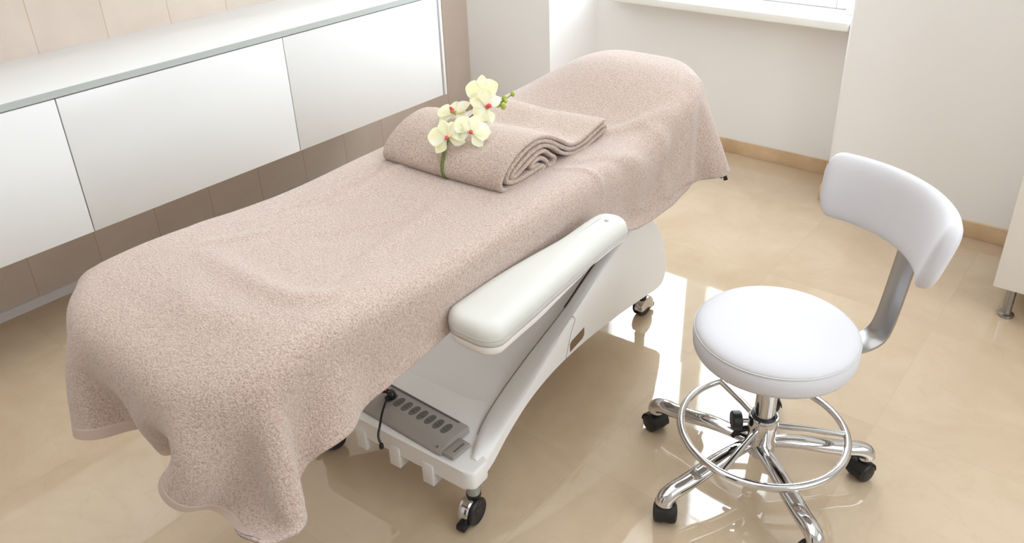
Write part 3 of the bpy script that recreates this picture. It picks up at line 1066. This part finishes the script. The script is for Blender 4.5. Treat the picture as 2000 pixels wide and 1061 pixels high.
# ------------------------------------------------------------------ rolled towel on the bed
prof = [(1.930, .853), (1.885, .851), (1.835, .842), (1.785, .835), (1.745, .842), (1.700, .868), (1.650, .893), (1.600, .903), (1.545, .898), (1.490, .879), (1.452, .852),
        (1.437, .826), (1.450, .8065), (1.500, .802), (1.560, .802), (1.612, .804), (1.628, .811), (1.606, .8175), (1.550, .8155), (1.490, .8165), (1.462, .829), (1.474, .851), (1.515, .873),
        (1.565, .888), (1.612, .890), (1.655, .877), (1.700, .850), (1.745, .827), (1.790, .820), (1.840, .827), (1.890, .836), (1.917, .839), (1.930, .831), (1.912, .822),
        (1.860, .8125), (1.800, .8045), (1.752, .8085), (1.706, .828), (1.668, .856), (1.625, .873), (1.575, .872), (1.525, .857), (1.488, .840), (1.482, .830), (1.500, .830), (1.545, .845),
        (1.590, .858), (1.630, .856), (1.655, .838), (1.676, .822), (1.668, .808), (1.645, .808), (1.640, .822), (1.618, .838), (1.585, .843), (1.560, .833), (1.575, .829), (1.600, .828)]
path = spline([(0, a, b) for a, b in prof], 5)
ro = empty('towel_roll', (-1.45, 1.66, 0.80))


def strip_section(th):
    n_ = len(path); Lf, Rt = [], []
    for i, p in enumerate(path):
        t_ = (path[min(i + 1, n_ - 1)] - path[max(i - 1, 0)]).normalized()
        nn = Vector((0, -t_.z, t_.y))
        hh = th * (1.0 if 2 < i < n_ - 3 else (0.75 if i in (1, 2, n_ - 2, n_ - 3) else 0.35))
        Lf.append(p + nn * hh); Rt.append(p - nn * hh)
    return Lf + Rt[::-1]


bm = bmesh.new(); rings = []
xs = [(-1.660, 0.35), (-1.657, 0.8), (-1.650, 1.0)] + [(-1.64 + k * 0.385 / 14, 1.0) for k in range(15)] + [(-1.248, 1.0), (-1.242, 0.8), (-1.239, 0.35)]
for x, f in xs:
    ring = []
    for p in strip_section(0.0066 * f):
        wob = 0.0035 * noise.noise(Vector((x * 7, p.y * 6, p.z * 6))) 
        tw = (x + 1.24) * 0.02
        h = max(0.0, (p.z - 0.80)) * (1.0 - 0.05 * math.sin((x + 1.66) * 9))
        yy = p.y + wob * 2 + tw + (0.006 * noise.noise(Vector((x * 5, 3.1, p.z * 3))))
        ring.append(bm.verts.new((x + 0.006 * noise.noise(Vector((p.y * 9, p.z * 9, 1 if x < -1.45 else 5))) - ro.location.x, yy - ro.location.y, 0.80 + h + (wob if p.z > 0.82 else 0) - ro.location.z)))
    rings.append(ring)
n = len(rings[0])
for a, b in zip(rings[:-1], rings[1:]):
    for i in range(n):
        bm.faces.new((a[i], b[i], b[(i + 1) % n], a[(i + 1) % n]))
# end caps as quads along the strip
h_ = n // 2
for rg, fl_ in ((rings[0], False), (rings[-1], True)):
    for i in range(h_ - 1):
        q = (rg[i], rg[i + 1], rg[n - 2 - i], rg[n - 1 - i])
        bm.faces.new(q if fl_ else q[::-1])
ob = bm_obj('towel', bm, TERRY2, None)
bpy.data.objects.remove(ro)
ob.name = 'towel_roll'; ob.location = (-1.45, 1.66, 0.80)
tag(ob, 'thick taupe towel folded and rolled, lying across the middle of the blanket under the orchids', 'towel')

# ------------------------------------------------------------------ orchid spray
orc = empty('orchid_spray', (-1.45, 1.50, 0.90))
tag(orc, 'spray of cream orchids with pink centres lying on the rolled towel', 'orchid')
OL = Vector(orc.location)


def lp(p):
    return Vector(p) - OL


stem_pts = spline([lp(p) for p in [(-1.416, 1.448, 0.800), (-1.424, 1.424, 0.815), (-1.431, 1.428, 0.842), (-1.440, 1.447, 0.868), (-1.452, 1.480, 0.892), (-1.463, 1.53, 0.908), (-1.474, 1.60, 0.918), (-1.480, 1.65, 0.920), (-1.482, 1.69, 0.918), (-1.478, 1.72, 0.918), (-1.476, 1.745, 0.922)]], 5)
tube('stem', stem_pts, [0.0052 - 0.0035 * i / len(stem_pts) for i in range(len(stem_pts))], STEM, orc, 10)


def petal_bm(bm, M_, length, width, cup, tipx=0.0, nu=8, nv=7, narrow=0.22):
    g = []
    for i in range(nu + 1):
        t = i / nu
        wv = width * (math.sin(PI * min(1, t * 0.96 + 0.02)) ** 0.75) * (narrow + (1 - narrow) * min(1, t * 2.2))
        row = []
        for j in range(nv + 1):
            s = (j / nv - 0.5) * 2
            x = s * wv / 2; y = t * length
            z = cup * (t * t) * length + 0.18 * wv * s * s - 0.03 * length * math.sin(t * PI) + 0.02 * length * math.sin(s * 5 + t * 4)
            row.append(bm.verts.new(M_ @ Vector((x, y, z))))
        g.append(row)
    for i in range(nu):
        for j in range(nv):
            bm.faces.new((g[i][j], g[i][j + 1], g[i + 1][j + 1], g[i + 1][j]))


def flower(pos, direction, roll, s):
    fl_ = empty('flower', lp(pos)); fl_.parent = orc
    q = Vector(direction).to_track_quat('Z', 'Y').to_matrix().to_4x4() @ Matrix.Rotation(roll, 4, 'Z')
    sh = []
    for k, (ang, ln, wd, cup) in enumerate(((90, 0.046, 0.034, 0.10), (215, 0.046, 0.032, 0.05), (325, 0.046, 0.032, 0.05), (20, 0.048, 0.052, 0.16), (160, 0.048, 0.052, 0.16))):
        bm = bmesh.new()
        M_ = q @ Matrix.Rotation(math.radians(ang - 90), 4, 'Z') @ Matrix.Translation((0, 0.002, 0.001 + 0.0015 * (k > 2)))
        petal_bm(bm, M_, ln * s, wd * s, cup)
        bmesh.ops.solidify(bm, geom=list(bm.faces), thickness=0.0007)
        bm_obj('petal', bm, PETAL, fl_)
    bm = bmesh.new()
    M_ = q @ Matrix.Translation((0, -0.002, 0.004)) @ Matrix.Rotation(math.radians(180), 4, 'Z')
    petal_bm(bm, M_ @ Matrix.Rotation(math.radians(50), 4, 'X'), 0.019 * s, 0.014 * s, 0.3, narrow=0.5)
    petal_bm(bm, M_ @ Matrix.Rotation(math.radians(40), 4, 'X') @ Matrix.Rotation(0.9, 4, 'Z'), 0.012 * s, 0.010 * s, 0.4, narrow=0.5)
    petal_bm(bm, M_ @ Matrix.Rotation(math.radians(40), 4, 'X') @ Matrix.Rotation(-0.9, 4, 'Z'), 0.012 * s, 0.010 * s, 0.4, narrow=0.5)
    bmesh.ops.solidify(bm, geom=list(bm.faces), thickness=0.0009)
    o = bm_obj('lip', bm, LIPY, fl_)
    bm = bmesh.new()
    add_tube(bm, [q @ Vector((0, 0.001, 0.002)), q @ Vector((0, 0.0, 0.010)), q @ Vector((0, -0.003, 0.020 * s)), q @ Vector((0, -0.007, 0.028 * s))], [0.0030, 0.0046, 0.0054, 0.0036], 10)
    bm_obj('column', bm, LIP, fl_)
    # short stalk to the main stem
    near = min(stem_pts, key=lambda p: (p - lp(pos)).length)
    tube('stalk', [(q @ Vector((0, 0, -0.002))), (near - lp(pos)) * 0.5 + Vector((0, 0, 0.002)), near - lp(pos)], 0.0016, STEM, fl_, 8)
    return fl_


cv = Vector((1.4, -1.45, 0.8))  # towards the viewer
flower((-1.434, 1.459, 0.908), (0.50, -0.72, 0.60), math.radians(20), 1.04)
flower((-1.387, 1.500, 0.920), (0.62, -0.55, 0.62), math.radians(-25), 1.04)
flower((-1.507, 1.568, 0.928), (-0.05, -0.40, 0.92), math.radians(40), 1.04)
flower((-1.505, 1.690, 0.957), (0.30, -0.80, 0.45), math.radians(10), 1.04)
flower((-1.462, 1.650, 0.933), (0.75, -0.45, 0.55), math.radians(60), 1.06)
for k, (p, s) in enumerate((((-1.478, 1.722, 0.918), 0.0085), ((-1.462, 1.726, 0.914), 0.0085), ((-1.478, 1.752, 0.926), 0.0085), ((-1.470, 1.745, 0.922), 0.0060), ((-1.474, 1.785, 0.932), 0.0065))):
    bm = bmesh.new(); bmesh.ops.create_uvsphere(bm, u_segments=14, v_segments=10, radius=s)
    for v in bm.verts:
        v.co.z *= 1.25; v.co += lp(p)
    bm_obj('bud', bm, BUD, orc)
tube('stalk', [lp(p) for p in [(-1.478, 1.72, .918), (-1.477, 1.750, 0.924), (-1.475, 1.77, 0.928), (-1.474, 1.785, 0.932)]], 0.0014, STEM, orc, 8)

# ------------------------------------------------------------------ grey socket strip on the foot platform
ps = empty('power_strip', (-1.330, 1.163, 0.189))
tag(ps, 'grey multi-socket strip lying on the white platform at the foot of the bed', 'power strip')
PX, PY, PZ = ps.location


def sock_y(x):
    return 0
# wedge body: section in y-z, extruded in x
sec = [(-0.057, 0.0), (-0.055, 0.006), (-0.030, 0.0245), (-0.025, 0.026), (0.048, 0.026), (0.055, 0.023), (0.058, 0.017), (0.059, 0.0)]
bm = bmesh.new()
xsn = (-0.215, -0.213, 0.128, 0.132)
rg = []
for k, x in enumerate(xsn):
    f = 0.96 if k in (0, 3) else 1.0
    rg.append([bm.verts.new((x, y * f, 0.0005 + z * f)) for y, z in sec])
for a, b in zip(rg[:-1], rg[1:]):
    for i in range(8):
        bm.faces.new((a[i], a[(i + 1) % 8], b[(i + 1) % 8], b[i]))
bm.faces.new(rg[0][::-1]); bm.faces.new(rg[-1])
bm_obj('housing', bm, GREY_PL, ps, angle=30)
bm = bmesh.new(); add_box(bm, -0.21, 0.105, 0.046, 0.051, 0.0255, 0.0290, 0.001, 2)
bm_obj('rear_ridge', bm, GREY_DK, ps, angle=40)
bm = bmesh.new()
add_box(bm, 0.1325, 0.172, -0.050, 0.018, 0.0005, 0.012, 0.003, 2)
bm_obj('end_tab', bm, GREY_PL, ps, angle=40)
bm = bmesh.new(); add_box(bm, 0.156, 0.161, -0.034, 0.006, 0.0122, 0.0135, 0.0005, 1)
bm_obj('slot', bm, GREY_DK, ps, smooth=False)
lathe('screw', [(0, 0.0015), (0.003, 0.0015), (0.003, 0)], GREY_DK, ps, 12, Matrix.Translation((0.112, -0.046, 0.0145)) @ Matrix.Rotation(0.5, 4, 'X'))
for k in range(8):
    sx = -0.117 + k * 0.0300
    bm = bmesh.new()
    ring_o = []; ring_i = []; ring_d = []
    n_ = 24
    for a in range(n_):
        an = 2 * PI * a / n_
        ca, sa = math.cos(an), math.sin(an)
        ex = abs(ca) ** 0.8 * (1 if ca >= 0 else -1) * 0.0118; ey = abs(sa) ** 0.9 * (1 if sa >= 0 else -1) * 0.0205
        sx_ = ex + ey * 0.0
        ring_o.append(bm.verts.new((sx + sx_, 0.010 + ey, 0.0265))); ring_i.append(bm.verts.new((sx + sx_ * 0.9, 0.010 + ey * 0.92, 0.0275)))
        ring_d.append(bm.verts.new((sx + sx_ * 0.82, 0.010 + ey * 0.86, 0.0266)))
    for a in range(n_):
        b = (a + 1) % n_
        bm.faces.new((ring_o[a], ring_o[b], ring_i[b], ring_i[a])); bm.faces.new((ring_i[a], ring_i[b], ring_d[b], ring_d[a]))
    bm.faces.new(ring_d)
    so = bm_obj('socket', bm, GREY_DK, ps, angle=50)
    bm = bmesh.new()
    for dx, dy in ((-0.004, -0.005), (0.004, -0.005), (0.0, 0.006)):
        add_lathe(bm, [(0, 0.0272), (0.0016, 0.0272), (0.0016, 0.0264)], 10, Matrix.Translation((sx + dx, 0.010 + dy, 0)))
    bm_obj('pin_hole', bm, BLACK, so)

pg = empty('power_plug', (PX - 0.117, PY + 0.010, PZ + 0.0285))
tag(pg, 'black plug with a short black cable in the leftmost socket of the grey strip', 'plug')
bm = bmesh.new()
add_lathe(bm, [(0, 0.0), (0.0115, 0.0), (0.013, 0.004), (0.013, 0.013), (0.011, 0.017), (0.008, 0.024), (0.0, 0.025)], 20)
add_box(bm, -0.007, 0.007, -0.022, -0.006, 0.002, 0.013, 0.003, 2)
bm_obj('plug_body', bm, BLACK_G, pg, angle=40)
bm = bmesh.new(); add_tube(bm, [(0, 0, 0.020), (-0.018, -0.008, 0.021), (-0.040, -0.020, 0.016)], [0.006, 0.007, 0.005], 10)
bm_obj('handle_tab', bm, BLACK_G, pg)
bm = bmesh.new(); add_box(bm, -0.036, -0.010, -0.010, -0.004, 0.0275, 0.0305, 0.001, 1, Matrix.Rotation(0.35, 4, 'Z'))
bm_obj('red_band', bm, RED, pg, angle=40)
cab = spline([(0, -0.018, 0.008), (0.010, -0.035, 0.006), (0.026, -0.062, -0.001), (0.044, -0.088, -0.014), (0.056, -0.108, -0.034), (0.068, -0.112, -0.054)], 6)
tube('cable', cab, 0.0034, BLACK_G, pg, 10)
bm = bmesh.new(); e_ = cab[-1]
add_tube(bm, [e_ + Vector((-0.001, 0.002, 0.004)), e_, e_ + Vector((0.002, -0.001, -0.010)), e_ + Vector((0.003, -0.001, -0.013))], [0.004, 0.0065, 0.0065, 0.003], 10)
bm_obj('cable_end', bm, BLACK_G, pg)

# ------------------------------------------------------------------ stool
SX, SY = -0.588, 1.722
st = empty('rolling_stool', (SX, SY, 0))
DZ = 0.034
tag(st, 'white round rolling stool with a curved backrest and chrome star base', 'stool')
r0 = 0.203
prof = [(0, 0.484), (0.06, 0.4838), (0.12, 0.482), (0.16, 0.479), (0.182, 0.475), (0.193, 0.470), (0.199, 0.464), (0.2005, 0.4595)]
lathe('seat', prof + [(0.199, 0.4575), (0.199, 0.45), (0, 0.45)], VINYL, st, 96, Matrix.Translation((0, 0, DZ)), angle=70)
lathe('seam', [(0.1995, 0.4605), (0.2025, 0.4598), (0.2032, 0.4585), (0.2025, 0.4572), (0.1995, 0.4565)], SEAM, st, 96, Matrix.Translation((0, 0, DZ)))
lathe('seat_band', [(0.199, 0.4565), (0.2028, 0.452), (0.2038, 0.430), (0.202, 0.410), (0.197, 0.400), (0.185, 0.394), (0, 0.394)], VINYL, st, 96, Matrix.Translation((0, 0, DZ)), angle=70)
lathe('seat_plate', [(0, 0.392), (0.09, 0.392), (0.09, 0.384), (0.03, 0.378), (0, 0.378)], BLACK, st, 40, Matrix.Translation((0, 0, DZ)))
lathe('gas_column', [(0, 0.411), (0.0275, 0.411), (0.0275, 0.17), (0, 0.17)], CHROME, st, 48)
lathe('collar', [(0.0282, 0.222), (0.031, 0.222), (0.0345, 0.219), (0.0345, 0.214), (0.0282, 0.206)], BLACK, st, 48)
lathe('hub', [(0.030, 0.218), (0.037, 0.220), (0.040, 0.214), (0.040, 0.165), (0.037, 0.150), (0.040, 0.135), (0.040, 0.105), (0.030, 0.088), (0, 0.082)], CHROME, st, 48)
for k, ang in enumerate((-110.5, -37, 37.5, 105, 177.5)):
    a = math.radians(ang)
    lg = empty('leg', (-0.014, -0.010, 0), a); lg.parent = st
    pts = spline([(0.022, 0, 0.126), (0.07, 0, 0.127), (0.13, 0, 0.122), (0.19, 0, 0.110), (0.245, 0, 0.100), (0.285, 0, 0.096), (0.306, 0, 0.086), (0.311, 0, 0.070)], 6)
    rr = []
    for i in range(len(pts)):
        f = i / (len(pts) - 1)
        wdt = 0.018 + 0.006 * math.sin(PI * min(1, f * 1.1)) + 0.006 * max(0.0, (f - 0.6) / 0.4)
        hgt = 0.015 + 0.009 * f
        if f > 0.93:
            wdt *= 0.95; hgt *= 1.0
        rr.append((wdt, hgt))
    bm = bmesh.new(); add_tube(bm, pts, rr, 22)
    bm_obj('leg_tube', bm, CHROME, lg, angle=50)
    ca = [(-40), (10), (-60), (20), (75)][k]
    c_ = empty('castor', (0.305, 0, 0), math.radians(ca)); c_.parent = lg
    lathe('stem', [(0, 0.04), (0.006, 0.04), (0.006, 0.072), (0, 0.072)], BLACK, c_, 16)
    for s in (-1, 1):
        m2 = Matrix.Translation((s * 0.0165, -0.006, 0.0285)) @ Matrix.Rotation(PI / 2 * s, 4, 'Y')
        lathe('wheel', [(0, -0.0135), (0.022, -0.0135), (0.0265, -0.012), (0.0285, -0.007), (0.0285, 0.004), (0.0265, 0.010), (0.021, 0.0135), (0.010, 0.015), (0, 0.0155)], BLACK, c_, 40, m2)
    bm = bmesh.new()
    sct = []
    for q in range(11):
        an = math.radians(-5 + q * 190 / 10)
        sct.append([bm.verts.new((sx, -0.006 + r * math.cos(an), 0.0285 + r * math.sin(an))) for sx, r in ((-0.027, 0.0295), (-0.026, 0.0325), (0.026, 0.0325), (0.027, 0.0295))])
    for x_, y_ in zip(sct[:-1], sct[1:]):
        for i in range(4):
            bm.faces.new((x_[i], x_[(i + 1) % 4], y_[(i + 1) % 4], y_[i]))
    bm.faces.new(sct[0]); bm.faces.new(sct[-1][::-1])
    bm_obj('hood', bm, BLACK, c_, angle=50)
bm = bmesh.new(); add_torus(bm, (0, 0, 0.172), 0.2165, 0.0105, 110, 16)
bm_obj('foot_ring', bm, CHROME, st)
for ang in (147, -93.5, 29.5):
    a = math.radians(ang)
    tube('ring_spoke', [(0.036 * math.cos(a), 0.036 * math.sin(a), 0.186), (0.10 * math.cos(a), 0.10 * math.sin(a), 0.184), (0.214 * math.cos(a), 0.214 * math.sin(a), 0.173)], 0.0090, CHROME, st, 14)
a = math.radians(-143)
d_ = Vector((math.cos(a), math.sin(a), 0))
kn = bmesh.new()
Mk = Matrix.Translation(Vector((0, 0, 0.20)) + d_ * 0.072) @ d_.to_track_quat('Z', 'Y').to_matrix().to_4x4()
pr_ = []
add_lathe(kn, [(0, -0.013), (0.023, -0.013), (0.026, -0.010), (0.026, 0.010), (0.023, 0.013), (0, 0.013)], 20, Mk)
bm_obj('height_knob', kn, BLACK, st, angle=40)
tube('knob_shaft', [Vector((0, 0, 0.20)) + d_ * 0.036, Vector((0, 0, 0.20)) + d_ * 0.062], 0.007, CHROME, st, 14)
tube('lock_lever', [(-0.035, -0.015, 0.165), (-0.055, -0.024, 0.155), (-0.066, -0.038, 0.135)], [0.008, 0.009, 0.006], BLACK_G, st, 12)

# backrest bar: flat chrome strip, bent upwards
pb = math.radians(50)
bar = empty('back_bar', (0, 0, 0), pb); bar.parent = st
cl = spline([(0.08, 0, 0.404), (0.16, 0, 0.404), (0.222, 0, 0.407), (0.262, 0, 0.415), (0.290, 0, 0.434), (0.304, 0, 0.470), (0.314, 0, 0.53), (0.323, 0, 0.60), (0.331, 0, 0.67), (0.333, 0, 0.73), (0.333, 0, 0.78)], 6)
bm = bmesh.new(); R_ = []
for i, p in enumerate(cl):
    t_ = (cl[min(i + 1, len(cl) - 1)] - cl[max(i - 1, 0)]).normalized(); nn = Vector((-t_.z, 0, t_.x))
    hw_ = 0.036
    R_.append([bm.verts.new(p + Vector((0, sy, 0)) + nn * sn) for sy, sn in ((-hw_, -0.003), (-hw_ + 0.0012, -0.004), (hw_ - 0.0012, -0.004), (hw_, -0.003), (hw_, 0.003), (hw_ - 0.0012, 0.004), (-hw_ + 0.0012, 0.004), (-hw_, 0.003))])
for x_, y_ in zip(R_[:-1], R_[1:]):
    for i in range(8):
        bm.faces.new((x_[i], x_[(i + 1) % 8], y_[(i + 1) % 8], y_[i]))
bm.faces.new(R_[0]); bm.faces.new(R_[-1][::-1])
bm_obj('flat_bar', bm, BRUSHED, bar, angle=40)

# backrest pad: thick arc
bk = empty('backrest', (0, 0, 0)); bk.parent = st


def pad(name, half_t, zt_, zb_, inset, m):
    bm = bmesh.new(); R_ = []
    a0, a1 = math.radians(6), math.radians(97)
    nst = 60
    for i in range(nst + 1):
        f = i / nst
        ang = a0 + (a1 - a0) * f
        e = min(f, 1 - f) * (a1 - a0) * 0.33     # distance to the end in metres
        er = 0.040
        shrink = 1.0 if e > er else math.sqrt(max(0.0, 1 - ((er - e) / er) ** 2)) * 0.60 + 0.40
        thk = half_t * (1.0 if e > 0.03 else (0.45 + 0.55 * math.sqrt(max(0, 1 - ((0.03 - e) / 0.03) ** 2))))
        zc = (zt_ + zb_) / 2; hz = (zt_ - zb_) / 2 * shrink
        ring = []
        for k in range(24):
            b = 2 * PI * k / 24
            cx_, cz_ = math.cos(b), math.sin(b)
            ex = math.copysign(abs(cx_) ** 0.75, cx_) * thk
            ez = math.copysign(abs(cz_) ** 0.45, cz_) * hz
            rad = 0.316 + ex + 0.020 * (ez / 0.08) * 1.0
            ring.append(bm.verts.new((rad * math.cos(ang), rad * math.sin(ang), zc + ez)))
        R_.append(ring)
    for x_, y_ in zip(R_[:-1], R_[1:]):
        for i in range(24):
            bm.faces.new((x_[i], x_[(i + 1) % 24], y_[(i + 1) % 24], y_[i]))
    bm.faces.new(R_[0]); bm.faces.new(R_[-1][::-1])
    return bm_obj(name, bm, m, bk, angle=75)


pad('pad', 0.023, 0.858, 0.692, 0, VINYL)
